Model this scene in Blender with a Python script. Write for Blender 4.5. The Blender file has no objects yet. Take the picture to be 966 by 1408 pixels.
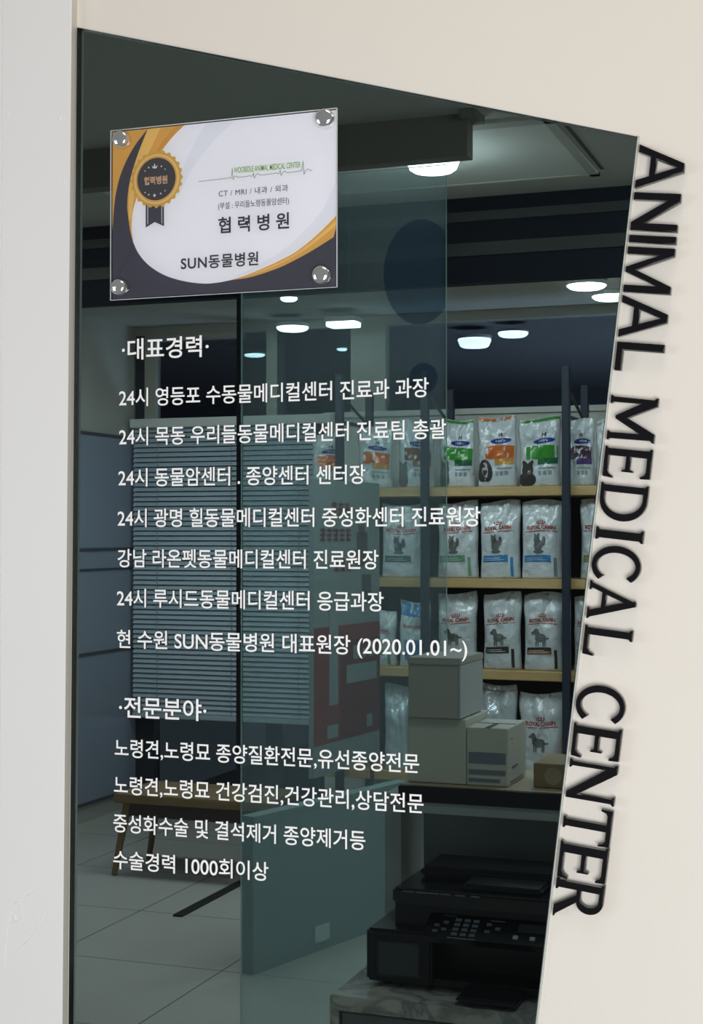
import bpy, bmesh, math, random
from mathutils import Vector, Matrix, noise
random.seed(7)
sc = bpy.context.scene
COL = sc.collection

# ------------------------------------------------------------------ camera
W, H, F = 966.0, 1408.0, 2100.0
YAW = math.atan(F/5833.0); PIT = math.radians(0.85)
CAM = Vector((0, -1.95, 1.55))
FWD = Vector((-math.sin(YAW)*math.cos(PIT), math.cos(YAW)*math.cos(PIT), math.sin(PIT)))
RGT = FWD.cross(Vector((0, 0, 1))).normalized()
UPV = RGT.cross(FWD).normalized()
cd = bpy.data.cameras.new('camera'); co = bpy.data.objects.new('camera', cd); COL.objects.link(co)
co.matrix_world = Matrix.Translation(CAM) @ Matrix((RGT, UPV, -FWD)).transposed().to_4x4()
cd.sensor_fit = 'VERTICAL'; cd.sensor_height = 24.0; cd.lens = F/H*24.0
cd.clip_start = 0.05; cd.clip_end = 60
sc.camera = co

# ------------------------------------------------------------------ world, lights, exposure
wd = bpy.data.worlds.new('world'); sc.world = wd; wd.use_nodes = True
wd.node_tree.nodes['Background'].inputs[0].default_value = (0.90, 0.95, 1.0, 1)
wd.node_tree.nodes['Background'].inputs[1].default_value = 0.16
sc.view_settings.view_transform = 'Standard'; sc.view_settings.look = 'None'
sc.view_settings.exposure = 0.0; sc.view_settings.gamma = 1.0
sc.view_settings.use_curve_mapping = False

def area(name, loc, aim, sx, sy, power, color=(1, 1, 1)):
    l = bpy.data.lights.new(name, 'AREA'); l.shape = 'RECTANGLE'; l.size = sx; l.size_y = sy
    l.energy = power; l.color = color
    o = bpy.data.objects.new(name, l); COL.objects.link(o); o.location = loc
    o.rotation_euler = (Vector(aim)-Vector(loc)).to_track_quat('-Z', 'Y').to_euler()
    return o
# outside, in front of the wall (right of and above the viewer)
area('entrance_light', (0.75, -3.1, 0.9), (-0.45, 0, 1.15), 1.9, 1.7, 91, (1.0, 0.985, 0.96))
area('entrance_warm_light', (-0.1, -1.1, 4.2), (-0.6, 0.1, 2.0), 1.6, 0.8, 17, (1.0, 0.78, 0.56))
area('corridor_light', (-4.6, -3.2, 1.6), (-1.3, 0, 1.4), 1.8, 1.8, 33, (0.90, 0.97, 1.0))
# inside, unseen area lights added below the ceiling to brighten the shop
for lx in (-3.4, -2.2, -1.0):
    area('shop_fill', (lx, 4.15, 2.70), (lx, 4.35, 0), 0.8, 0.5, 24, (0.93, 0.98, 1.0))
area('shop_fill', (-0.25, 2.9, 2.70), (-0.6, 3.1, 0), 0.6, 0.6, 22, (0.93, 0.98, 1.0))
area('shop_fill', (-0.1, 0.9, 2.70), (-0.9, 1.6, 0.6), 0.5, 0.5, 16, (0.97, 0.98, 0.94))  # added to brighten the counter fronts and cartons
area('canopy_fill', (-1.2, 8.0, 0.3), (-1.6, 8.2, 2.8), 1.5, 1.5, 260, (0.80, 0.88, 1.0))  # unseen upward light added to brighten the dark canopy
area('shop_fill', (-3.2, 2.5, 2.70), (-3.2, 2.9, 0), 0.5, 0.15, 10, (1.0, 0.95, 0.88))

# ------------------------------------------------------------------ pixel -> point
def P(px, py, y=None, z=None, x=None):
    v = FWD*F + RGT*(px-W/2) + UPV*(H/2-py)
    if y is not None: t = (y-CAM.y)/v.y
    elif z is not None: t = (z-CAM.z)/v.z
    else: t = (x-CAM.x)/v.x
    return CAM + v*t

# ------------------------------------------------------------------ materials
def lin(c): return tuple((x/12.92 if x <= .04045 else ((x+.055)/1.055)**2.4) for x in c)
def rgb(r, g, b): return lin((r/255, g/255, b/255))
def mat(name, col, rough=.5, metal=0., spec=.5, bump=0., bscale=40., vary=0., vscale=6., coat=0., emit=None, estr=0.):
    m = bpy.data.materials.new(name); m.use_nodes = True
    nt = m.node_tree; b = nt.nodes['Principled BSDF']
    b.inputs['Base Color'].default_value = (*col, 1); b.inputs['Roughness'].default_value = rough
    b.inputs['Metallic'].default_value = metal; b.inputs['Specular IOR Level'].default_value = spec
    b.inputs['Coat Weight'].default_value = coat; b.inputs['Coat Roughness'].default_value = .08
    if emit: b.inputs['Emission Color'].default_value = (*emit, 1); b.inputs['Emission Strength'].default_value = estr
    if bump or vary:
        tc = nt.nodes.new('ShaderNodeTexCoord')
    if vary:
        n = nt.nodes.new('ShaderNodeTexNoise'); n.inputs['Scale'].default_value = vscale; n.inputs['Detail'].default_value = 4
        nt.links.new(tc.outputs['Object'], n.inputs['Vector'])
        mx = nt.nodes.new('ShaderNodeMix'); mx.data_type = 'RGBA'
        mx.inputs['A'].default_value = (*[c*(1-vary) for c in col], 1); mx.inputs['B'].default_value = (*[min(1, c*(1+vary)) for c in col], 1)
        nt.links.new(n.outputs['Fac'], mx.inputs['Factor']); nt.links.new(mx.outputs['Result'], b.inputs['Base Color'])
    if bump:
        n = nt.nodes.new('ShaderNodeTexNoise'); n.inputs['Scale'].default_value = bscale; n.inputs['Detail'].default_value = 3
        nt.links.new(tc.outputs['Object'], n.inputs['Vector'])
        bp = nt.nodes.new('ShaderNodeBump'); bp.inputs['Strength'].default_value = bump; bp.inputs['Distance'].default_value = .02 if bump > .9 else .01
        nt.links.new(n.outputs['Fac'], bp.inputs['Height']); nt.links.new(bp.outputs['Normal'], b.inputs['Normal'])
    return m

def glass_mat(name, tint, refl=1.0, haze=0., haze_col=(.6, .7, .7), rough=0.0):
    m = bpy.data.materials.new(name); m.use_nodes = True
    nt = m.node_tree; nt.nodes.clear()
    out = nt.nodes.new('ShaderNodeOutputMaterial')
    tr = nt.nodes.new('ShaderNodeBsdfTransparent'); tr.inputs[0].default_value = (*tint, 1)
    cur = tr.outputs[0]
    if haze:
        df = nt.nodes.new('ShaderNodeBsdfDiffuse'); df.inputs[0].default_value = (*haze_col, 1)
        mh = nt.nodes.new('ShaderNodeMixShader'); mh.inputs[0].default_value = haze
        tl_ = nt.nodes.new('ShaderNodeBsdfTranslucent'); tl_.inputs[0].default_value = (*haze_col, 1)
        m2 = nt.nodes.new('ShaderNodeMixShader'); m2.inputs[0].default_value = .6
        nt.links.new(df.outputs[0], m2.inputs[1]); nt.links.new(tl_.outputs[0], m2.inputs[2])
        nt.links.new(cur, mh.inputs[1]); nt.links.new(m2.outputs[0], mh.inputs[2]); cur = mh.outputs[0]
    if refl:
        gl = nt.nodes.new('ShaderNodeBsdfGlossy'); gl.inputs['Roughness'].default_value = rough; gl.inputs[0].default_value = (1, 1, 1, 1)
        fr = nt.nodes.new('ShaderNodeFresnel'); fr.inputs[0].default_value = 1.45
        mu = nt.nodes.new('ShaderNodeMath'); mu.operation = 'MULTIPLY'; mu.inputs[1].default_value = refl
        nt.links.new(fr.outputs[0], mu.inputs[0])
        ms = nt.nodes.new('ShaderNodeMixShader'); nt.links.new(mu.outputs[0], ms.inputs[0])
        nt.links.new(cur, ms.inputs[1]); nt.links.new(gl.outputs[0], ms.inputs[2]); cur = ms.outputs[0]
    nt.links.new(cur, out.inputs[0])
    return m

def wood_mat(name, c1, c2, scale=3.):
    m = mat(name, c1, .5); nt = m.node_tree; b = nt.nodes['Principled BSDF']
    tc = nt.nodes.new('ShaderNodeTexCoord'); mp = nt.nodes.new('ShaderNodeMapping'); mp.inputs['Scale'].default_value = (1.2, 9, 14)
    n = nt.nodes.new('ShaderNodeTexNoise'); n.inputs['Scale'].default_value = scale; n.inputs['Detail'].default_value = 6; n.inputs['Distortion'].default_value = 1.2
    r = nt.nodes.new('ShaderNodeValToRGB'); r.color_ramp.elements[0].position = .35; r.color_ramp.elements[1].position = .68
    r.color_ramp.elements[0].color = (*c2, 1); r.color_ramp.elements[1].color = (*c1, 1)
    nt.links.new(tc.outputs['Object'], mp.inputs[0]); nt.links.new(mp.outputs[0], n.inputs['Vector'])
    nt.links.new(n.outputs['Fac'], r.inputs[0]); nt.links.new(r.outputs[0], b.inputs['Base Color'])
    return m

def marble_mat(name):
    m = mat(name, (.5, .5, .48), .25); nt = m.node_tree; b = nt.nodes['Principled BSDF']
    tc = nt.nodes.new('ShaderNodeTexCoord')
    n = nt.nodes.new('ShaderNodeTexNoise'); n.inputs['Scale'].default_value = 7; n.inputs['Detail'].default_value = 8; n.inputs['Distortion'].default_value = 1.8
    r = nt.nodes.new('ShaderNodeValToRGB'); e = r.color_ramp.elements
    e[0].position = .40; e[0].color = (.60, .60, .57, 1); e[1].position = .60; e[1].color = (.66, .65, .61, 1)
    k = e.new(.50); k.color = (.30, .31, .30, 1)
    nt.links.new(tc.outputs['Object'], n.inputs['Vector']); nt.links.new(n.outputs['Fac'], r.inputs[0]); nt.links.new(r.outputs[0], b.inputs['Base Color'])
    return m

def tile_mat(name):
    m = mat(name, (.46, .44, .39), .22); nt = m.node_tree; b = nt.nodes['Principled BSDF']
    g = nt.nodes.new('ShaderNodeTexCoord'); s = nt.nodes.new('ShaderNodeSeparateXYZ'); nt.links.new(g.outputs['Object'], s.inputs[0])
    def line(out, off, size, wd_):
        a = nt.nodes.new('ShaderNodeMath'); a.operation = 'ADD'; a.inputs[1].default_value = off; nt.links.new(out, a.inputs[0])
        d = nt.nodes.new('ShaderNodeMath'); d.operation = 'DIVIDE'; d.inputs[1].default_value = size; nt.links.new(a.outputs[0], d.inputs[0])
        f = nt.nodes.new('ShaderNodeMath'); f.operation = 'FRACT'; nt.links.new(d.outputs[0], f.inputs[0])
        l = nt.nodes.new('ShaderNodeMath'); l.operation = 'LESS_THAN'; l.inputs[1].default_value = wd_/size; nt.links.new(f.outputs[0], l.inputs[0])
        return l.outputs[0]
    mx = nt.nodes.new('ShaderNodeMath'); mx.operation = 'MAXIMUM'
    nt.links.new(line(s.outputs['X'], 2.283+10*.68, .68, .006), mx.inputs[0]); nt.links.new(line(s.outputs['Y'], 10*.68-.3, .68, .006), mx.inputs[1])
    n = nt.nodes.new('ShaderNodeTexNoise'); n.inputs['Scale'].default_value = 2.5; n.inputs['Detail'].default_value = 5; nt.links.new(g.outputs['Object'], n.inputs['Vector'])
    r = nt.nodes.new('ShaderNodeValToRGB'); r.color_ramp.elements[0].color = (.42, .40, .355, 1); r.color_ramp.elements[1].color = (.50, .48, .43, 1); nt.links.new(n.outputs['Fac'], r.inputs[0])
    q = nt.nodes.new('ShaderNodeMix'); q.data_type = 'RGBA'; nt.links.new(mx.outputs[0], q.inputs['Factor']); nt.links.new(r.outputs[0], q.inputs['A']); q.inputs['B'].default_value = (.16, .15, .13, 1)
    nt.links.new(q.outputs['Result'], b.inputs['Base Color'])
    return m

M = {}
M['wall'] = mat('cream_wall_coating', (.78, .745, .69), .75, bump=.06, bscale=160, vary=.02, vscale=5)
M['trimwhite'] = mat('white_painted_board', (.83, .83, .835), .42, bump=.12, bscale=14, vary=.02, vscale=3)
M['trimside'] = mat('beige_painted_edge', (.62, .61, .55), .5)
M['black'] = mat('black_gloss_acrylic', (.005, .0045, .006), .14, spec=.35, coat=.15)
M['vinyl'] = mat('white_vinyl', (.95, .96, .97), .5)
M['vinyl_edge'] = mat('vinyl_shadow_side', (.010, .013, .014), .6)  # sides coloured dark for the letters' shadow and reflection on the glass
M['tint'] = glass_mat('dark_tinted_glass', (.295, .36, .365), .30)
M['clear'] = glass_mat('clear_back_face', (.995, .995, .995), 0)
M['glassedge'] = mat('polished_glass_edge', (.50, .55, .52), .2, coat=.5)
M['glassedge_dark'] = mat('dark_polished_edge', (.035, .045, .04), .2, coat=.5)
M['pane'] = glass_mat('hazed_partition_glass', (.76, .86, .85), .35, haze=.19, haze_col=(.52, .66, .72))  # diffuse haze mixed in imitates light reflected by the pane
M['pane_back'] = glass_mat('clear_partition_back', (.96, .985, .98), 0)
M['paneedge'] = mat('bright_glass_edge', (.35, .50, .46), .15, coat=.6)
M['seal'] = mat('dark_glass_seal', (.008, .016, .018), .4)
M['decal'] = glass_mat('translucent_navy_decal', (.50, .58, .70), 0, haze=.14, haze_col=(.03, .07, .14))
M['ceil'] = mat('ceiling_paint', (.50, .49, .45), .8)
M['ceil_light'] = mat('ceiling_panel_paint', (.74, .74, .69), .7)
M['roomwall'] = mat('greige_wall_paint', (.46, .45, .41), .8, vary=.03)
M['wains'] = mat('blue_grey_wall_panel', (.29, .325, .40), .55)
M['joint'] = mat('panel_joint', (.07, .08, .09), .7)
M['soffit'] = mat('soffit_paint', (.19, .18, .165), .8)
M['navy'] = mat('black_navy_board', (.006, .009, .017), .7, spec=.2)
M['stripe'] = mat('grey_bulkhead_rail', (.030, .032, .031), .6)
M['floor'] = tile_mat('beige_floor_tile')
M['frame'] = mat('window_frame_beige', (.42, .41, .36), .5)
M['darkframe'] = mat('window_frame_dark', (.03, .034, .045), .5)
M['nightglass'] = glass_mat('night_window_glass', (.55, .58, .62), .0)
M['canopy'] = mat('dark_canopy', (.085, .086, .096), .7)
M['night'] = mat('dark_street_wall', (.05, .055, .07), .9)
M['post'] = mat('navy_steel', (.022, .032, .052), .45)
M['wood'] = wood_mat('pine_board', (.62, .43, .20), (.50, .32, .13))
M['wood2'] = wood_mat('bench_wood', (.27, .18, .085), (.20, .125, .055))
M['slat'] = mat('blind_slat', (.47, .55, .60), .4)
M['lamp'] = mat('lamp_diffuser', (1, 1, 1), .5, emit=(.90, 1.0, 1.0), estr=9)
M['lampbody'] = mat('lamp_body', (.75, .77, .77), .4)
M['bag'] = mat('white_bag_film', (.64, .68, .70), .20, spec=.6, coat=.9, bump=1.0, bscale=13)
M['bag_silver'] = mat('silver_bag_film', (.60, .66, .70), .2, metal=.25, coat=.9, bump=1.0, bscale=12)
M['red'] = mat('red_print', (.45, .025, .02), .4, coat=.3)
M['blueprint'] = mat('blue_print', (.02, .035, .30), .4, coat=.3)
M['orange'] = mat('orange_print', (.68, .155, .02), .3, coat=.6)
M['orange2'] = mat('amber_print', (.66, .32, .06), .3, coat=.6)
M['green'] = mat('green_print', (.045, .30, .03), .3, coat=.6)
M['green2'] = mat('deep_green_print', (.015, .13, .05), .3, coat=.6)
M['brown'] = mat('brown_print', (.20, .085, .045), .3, coat=.6)
M['brown2'] = mat('tan_print', (.36, .19, .09), .3, coat=.6)
M['purple'] = mat('purple_print', (.085, .045, .20), .3, coat=.6)
M['plum'] = mat('plum_print', (.06, .025, .045), .3, coat=.6)
M['skyblue'] = mat('sky_blue_print', (.04, .25, .55), .3, coat=.6)
M['teal'] = mat('grey_green_print', (.10, .17, .14), .3, coat=.6)
M['leaf'] = mat('pale_green_print', (.16, .38, .22), .3, coat=.6)
M['olive'] = mat('olive_print', (.30, .27, .04), .3, coat=.6)
M['chestnut'] = mat('chestnut_print', (.35, .13, .03), .3, coat=.6)
M['darkbrown'] = mat('dark_brown_print', (.05, .03, .025), .3, coat=.6)
M['greyprint'] = mat('grey_print', (.30, .33, .34), .4)
M['animal'] = mat('dark_animal_print', (.035, .035, .035), .5)
M['animal2'] = mat('grey_animal_print', (.13, .14, .13), .5)
M['animal3'] = mat('pale_animal_print', (.55, .55, .52), .5)
M['carton'] = mat('white_carton', (.62, .62, .56), .7)
M['carton2'] = mat('grey_white_carton', (.46, .46, .43), .7)
M['kraft'] = mat('kraft_carton', (.30, .22, .12), .75)
M['cartonprint'] = mat('grey_blue_print', (.20, .24, .29), .6)
M['tape'] = mat('dark_flap_gap', (.05, .05, .05), .7)
M['printer'] = mat('black_printer_plastic', (.010, .012, .018), .35)
M['printer2'] = mat('black_printer_gloss', (.006, .007, .011), .15, coat=.4)
M['inkwin'] = mat('smoked_ink_window', (.030, .042, .058), .2, coat=.5)
M['key'] = mat('grey_key_print', (.14, .16, .20), .4)
M['keylight'] = mat('pale_key_print', (.42, .44, .48), .4)
M['marble'] = marble_mat('grey_marble')
M['drawer'] = mat('grey_drawer_front', (.20, .22, .24), .4)
M['countertop'] = wood_mat('counter_wood', (.46, .38, .26), (.40, .32, .21))
M['counteredge'] = mat('black_counter_edge', (.008, .009, .014), .5)
M['counterpanel'] = mat('counter_panel_grey', (.22, .26, .27), .5)
M['counterlip'] = mat('counter_lip_pale', (.40, .45, .45), .5)
M['partition'] = mat('teal_grey_partition', (.22, .29, .29), .5)
M['outlet'] = mat('outlet_plastic', (.55, .60, .60), .4)
M['poster_white'] = mat('poster_pale', (.27, .31, .31), .6)
M['poster_red'] = mat('poster_red', (.25, .040, .036), .6)
M['poster_red2'] = mat('poster_deep_red', (.16, .022, .022), .6)
M['poster_dark'] = mat('poster_dark_print', (.10, .08, .08), .5)
M['redtext'] = mat('dark_red_print', (.18, .025, .02), .5)
M['acrylic'] = glass_mat('clear_acrylic', (.985, .985, .99), .8)
M['acryledge'] = mat('acrylic_edge', (.80, .83, .85), .2, coat=.5)
M['paper'] = mat('plaque_print_white', (.90, .91, .98), .5, vary=.015, vscale=8)
M['paper2'] = mat('plaque_print_lilac_grey', (.83, .85, .93), .5)
M['slate'] = mat('plaque_print_slate', (.058, .060, .085), .5)
M['gold'] = mat('plaque_print_gold', (.74, .41, .10), .5)
M['gold2'] = mat('plaque_print_light_gold', (.86, .56, .17), .5)
M['gold3'] = mat('plaque_print_ochre', (.68, .34, .07), .5)
M['goldmetal'] = mat('badge_print_gold', (.66, .40, .08), .5)
M['goldlight'] = mat('badge_print_pale_gold', (.82, .60, .25), .5)
M['badge'] = mat('badge_print_charcoal', (.062, .062, .072), .5)
M['copper'] = mat('badge_print_copper', (.72, .46, .30), .5)
M['ink'] = mat('plaque_print_ink', (.035, .035, .048), .5)
M['leafgreen'] = mat('plaque_print_green', (.20, .42, .035), .5)
M['ecg'] = mat('plaque_print_grey_green', (.28, .36, .24), .5)
M['star'] = mat('badge_print_star', (.78, .78, .76), .5)
M['chrome'] = mat('chrome', (.90, .90, .88), .10, metal=.9)
M['blackstrip'] = mat('black_metal_strip', (.010, .010, .010), .5)

# ------------------------------------------------------------------ helpers
def link(name, me, m, parent=None):
    o = bpy.data.objects.new(name, me); COL.objects.link(o)
    if m is not None:
        for mm in (m if isinstance(m, (list, tuple)) else [m]): me.materials.append(mm)
    if parent is not None: o.parent = parent
    return o
def root_offset(parent):
    v = Vector((0, 0, 0))
    while parent is not None: v += parent.location; parent = parent.parent
    return v
def mk(name, bm, m, parent=None, smooth=False):
    """world-space bmesh -> object (as child: shifted by its parents' places)"""
    off = root_offset(parent)
    if parent is not None: bmesh.ops.translate(bm, verts=bm.verts, vec=-off)
    me = bpy.data.meshes.new(name); bm.to_mesh(me); bm.free()
    if smooth:
        for p in me.polygons: p.use_smooth = True
    return link(name, me, m, parent)
def tag(o, label=None, cat=None, group=None, kind=None):
    if label: o['label'] = label
    if cat: o['category'] = cat
    if group: o['group'] = group
    if kind: o['kind'] = kind
    return o
def thing(name, loc, label, cat, group=None):
    o = bpy.data.objects.new(name, None); COL.objects.link(o); o.location = loc; o.empty_display_size = .05
    return tag(o, label, cat, group)
def box(x0, x1, y0, y1, z0, z1, bev=0., seg=2, bm=None):
    b = bmesh.new()
    bmesh.ops.create_cube(b, size=1, matrix=Matrix.Translation(((x0+x1)/2, (y0+y1)/2, (z0+z1)/2)) @ Matrix.Diagonal((abs(x1-x0), abs(y1-y0), abs(z1-z0), 1)))
    if bev: bmesh.ops.bevel(b, geom=b.edges[:], offset=bev, segments=seg, affect='EDGES')
    return join(bm, b)
def join(bm, b):
    if bm is None: return b
    me = bpy.data.meshes.new('tmp'); b.to_mesh(me); b.free(); bm.from_mesh(me); bpy.data.meshes.remove(me)
    return bm
def cyl(c, r, h, axis='Z', seg=32, bev=0., r2=None, bm=None):
    b = bmesh.new()
    bmesh.ops.create_cone(b, cap_ends=True, segments=seg, radius1=r, radius2=r if r2 is None else r2, depth=h)
    if bev:
        bmesh.ops.bevel(b, geom=[e for e in b.edges if abs(e.verts[0].co.z-e.verts[1].co.z) < 1e-6], offset=bev, segments=2, affect='EDGES')
    R = {'Z': Matrix(), 'Y': Matrix.Rotation(math.pi/2, 4, 'X'), 'X': Matrix.Rotation(math.pi/2, 4, 'Y')}[axis]
    bmesh.ops.transform(b, verts=b.verts, matrix=Matrix.Translation(c) @ R)
    return join(bm, b)
def rod(a, b_, r, seg=8, r2=None, bm=None):
    a = Vector(a); c = Vector(b_); d = c-a
    b = bmesh.new(); bmesh.ops.create_cone(b, cap_ends=True, segments=seg, radius1=r, radius2=r if r2 is None else r2, depth=d.length)
    bmesh.ops.transform(b, verts=b.verts, matrix=Matrix.Translation((a+c)/2) @ d.to_track_quat('Z', 'Y').to_matrix().to_4x4())
    return join(bm, b)
def fill2d(loops, depth=0., bevel=0.):
    """closed 2-D loops (with holes) -> flat or extruded bmesh in the XY plane"""
    c = bpy.data.curves.new('tmp', 'CURVE'); c.dimensions = '2D'; c.fill_mode = 'BOTH'
    c.extrude = depth/2; c.bevel_depth = bevel; c.bevel_resolution = 1
    if bevel: c.offset = -bevel
    for lp in loops:
        s = c.splines.new('POLY'); s.points.add(len(lp)-1); s.use_cyclic_u = True
        for p, q in zip(s.points, lp): p.co = (q[0], q[1], 0, 1)
    return curve_bm(c)
def curve_bm(c):
    o = bpy.data.objects.new('tmp', c); COL.objects.link(o)
    bpy.context.view_layer.update()
    me = o.evaluated_get(bpy.context.evaluated_depsgraph_get()).to_mesh()
    b = bmesh.new(); b.from_mesh(me)
    bpy.data.objects.remove(o); bpy.data.curves.remove(c)
    bmesh.ops.remove_doubles(b, verts=b.verts, dist=1e-7)
    return b
def text_bm(s, bold=0., extrude=0., space=1.0):
    c = bpy.data.curves.new('tmp', 'FONT'); c.body = s; c.size = 1; c.offset = bold; c.extrude = extrude
    c.space_character = space; c.resolution_u = 6; c.fill_mode = 'BOTH' if extrude else 'FRONT'
    return curve_bm(c)
def bounds(b):
    xs = [v.co.x for v in b.verts]; ys = [v.co.y for v in b.verts]
    return min(xs), max(xs), min(ys), max(ys)
def flat_px(pts, y):                       # artwork on a plane parallel to the wall
    b = bmesh.new()
    vs = [P(px, py, y=y) for px, py in pts]
    return vs
def plane_poly(loops_px, y):
    loops = [[(p.x, p.z) for p in flat_px(l, y)] for l in loops_px]
    b = fill2d(loops)
    for v in b.verts: v.co = Vector((v.co.x, y, v.co.y))
    return b
def wall_text(s, pL, pR, yc, h, y, bold=0., thick=0., space=1.0, boxy=None):
    """text on a plane y=const from pixel pL to pixel pR, centred on pixel row yc=(left,right); h = em height in metres"""
    b = text_bm(s, bold, thick, space)
    x0, x1, y0, y1 = bounds(b)
    A = P(pL, yc[0], y=y); B = P(pR, yc[1], y=y)
    sx = (B.x-A.x)/(x1-x0); zc = (A.z+B.z)/2
    mid = .375 if boxy is None else boxy
    for v in b.verts: v.co = Vector((A.x+(v.co.x-x0)*sx, y - v.co.z*h, zc+(v.co.y-mid)*h))
    return b

def smooth_curve(pts, n=8):
    out = []
    for i in range(len(pts)-1):
        p0 = pts[max(i-1, 0)]; p1 = pts[i]; p2 = pts[i+1]; p3 = pts[min(i+2, len(pts)-1)]
        for k in range(n):
            t = k/n
            out.append(tuple(.5*((2*p1[j])+(-p0[j]+p2[j])*t+(2*p0[j]-5*p1[j]+4*p2[j]-p3[j])*t*t+(-p0[j]+3*p1[j]-3*p2[j]+p3[j])*t**3) for j in (0, 1)))
    out.append(tuple(pts[-1]))
    return out

# ================================================================== SETTING
XL, XR, YB, ZC = -4.15, 0.6, 5.9, 2.74
# front wall with a trapezoid opening
g = [P(107, 38, y=0), P(877, 188, y=0), P(737, 1408, y=0), P(95, 1408, y=0)]
gTL, gTR = g[0], g[1]
e_dir = (g[2]-g[1]).normalized()
gBR = g[1] + e_dir*1.55; gBL = Vector((g[3].x-.002, 0, gBR.z-.02))
hole = [(p.x, p.z) for p in (gTL, gTR, gBR, gBL)]
b = fill2d([[(-4.3, 0), (1.6, 0), (1.6, 3.1), (-4.3, 3.1)], hole], depth=.018)
for v in b.verts: v.co = Vector((v.co.x, .009+v.co.z, v.co.y))
tag(mk('wall_front', b, M['wall']), 'cream textured wall around the dark glass panel', kind='structure')
# white board at the left, standing proud of the wall
ta, tb = P(98, 0, y=-.017), P(85, 1408, y=-.017)
def trim_x(z): return ta.x + (tb.x-ta.x)*(ta.z-z)/(ta.z-tb.z)
b = bmesh.new()
zs = (3.1, 0.0)
gr = P(2.5, 100, y=-.017).x
def colp(z, x, y): return b.verts.new((x, y, z))
prof = lambda z: [(trim_x(z), .0), (trim_x(z), -.0155), (trim_x(z)-.0015, -.017), (gr+.0012, -.017), (gr, -.014), (gr-.0012, -.017), (-2.2, -.017), (-2.2, 0)]
r0 = [b.verts.new((x, y, zs[0])) for x, y in prof(zs[0])]; r1 = [b.verts.new((x, y, zs[1])) for x, y in prof(zs[1])]
for i in range(len(r0)):
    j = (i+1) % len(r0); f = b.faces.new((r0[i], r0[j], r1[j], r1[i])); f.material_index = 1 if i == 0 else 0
b.faces.new(r0); b.faces.new(list(reversed(r1)))
bmesh.ops.recalc_face_normals(b, faces=b.faces)
# small paint drips and lumps on the board
for px, py, r in ((10, 156, .0022), (7, 188, .0018), (82, 163, .003), (98, 200, .002), (75, 231, .0014), (88, 250, .002), (3, 790, .002), (20, 1262, .003)):
    q = P(px, py, y=-.017); q.x = min(q.x, ta.x-.004); s = bmesh.new(); bmesh.ops.create_uvsphere(s, u_segments=10, v_segments=6, radius=r)
    bmesh.ops.transform(s, verts=s.verts, matrix=Matrix.Translation(q) @ Matrix.Diagonal((1, .35, 1.5, 1))); join(b, s)
# dried paint runs
for path in ([(5, 1330), (12, 1260), (25, 1240), (28, 1262), (14, 1270)], [(32, 1245), (38, 1232), (48, 1226)], [(22, 1306), (38, 1294), (52, 1272), (60, 1254)]):
    pts = smooth_curve(path, 4)
    for p0, p1 in zip(pts, pts[1:]):
        rod(P(*p0, y=-.0172), P(*p1, y=-.0172), .0007, 5, bm=b)
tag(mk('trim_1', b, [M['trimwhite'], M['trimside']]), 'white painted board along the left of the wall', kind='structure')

# room behind the glass
tag(mk('floor', box(XL, XR+2, .02, 10, -.05, 0), M['floor']), 'beige tiled shop floor', kind='structure')
tag(mk('ceiling', box(XL, XR, .02, YB, ZC, ZC+.08), M['ceil']), 'shop ceiling', kind='structure')
b = box(XL-.1, XL, .02, YB+.1, 0, ZC)
tag(mk('wall_left', b, M['roomwall']), 'greige left wall of the shop', kind='structure')
b = box(XL, XL+.012, .3, YB, .10, 2.10)
lo = tag(mk('trim_2', b, M['wains']), 'blue grey panelling on the left wall', kind='structure')
b = None
for z in (2.10, 1.47, .905, .10):
    b = box(XL+.012, XL+.018, .3, YB, z-.008, z+.008, bm=b)
b = box(XL+.012, XL+.018, .3, YB, 1.36-.006, 1.36+.006, bm=b)
mk('joint', b, M['joint'], lo)
tag(mk('wall_right', box(XR, XR+.1, .02, YB, 0, ZC), M['roomwall']), 'right wall of the shop', kind='structure')
# back wall: solid right of the blind, glazed left of it and above
xb = P(446, 700, y=YB).x
b = box(xb, XR, YB, YB+.08, 0, 2.22)
b = box(xb, XR, YB-.02, YB+.01, 2.19, 2.22, bm=b)
tag(mk('wall_back', b, M['ceil_light']), 'pale back wall behind the shelves', kind='structure')
b = box(XL, XR, YB, YB+.08, 2.69, ZC)
b = box(XL, P(330, 500, y=YB).x, YB-.01, YB+.07, 2.66, 2.69, bm=b)
w = tag(mk('window_1', b, M['frame']), 'glazed back wall of the shop', kind='structure')
def vbar(px0, px1, z0, z1, mt, name):
    a, c = P(px0, 500, y=YB-.01).x, P(px1, 500, y=YB-.01).x
    mk(name, box(a, c, YB-.012, YB+.06, z0, z1), mt, w)
vbar(187, 199, .0, 2.69, M['darkframe'], 'mullion'); vbar(199, 213, 2.15, 2.69, M['frame'], 'mullion'); vbar(199, 213, .0, 2.15, M['darkframe'], 'mullion')
vbar(366, 381, 2.15, 2.69, M['frame'], 'mullion'); vbar(366, 389, .0, 2.15, M['darkframe'], 'mullion'); vbar(381, 389, 2.15, 2.69, M['darkframe'], 'mullion'); vbar(482, 530, 2.2, 2.69, M['frame'], 'mullion')
b = box(XL, XR, YB+.03, YB+.036, 0.0, 2.70)
mk('pane', b, M['nightglass'], w)
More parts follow.
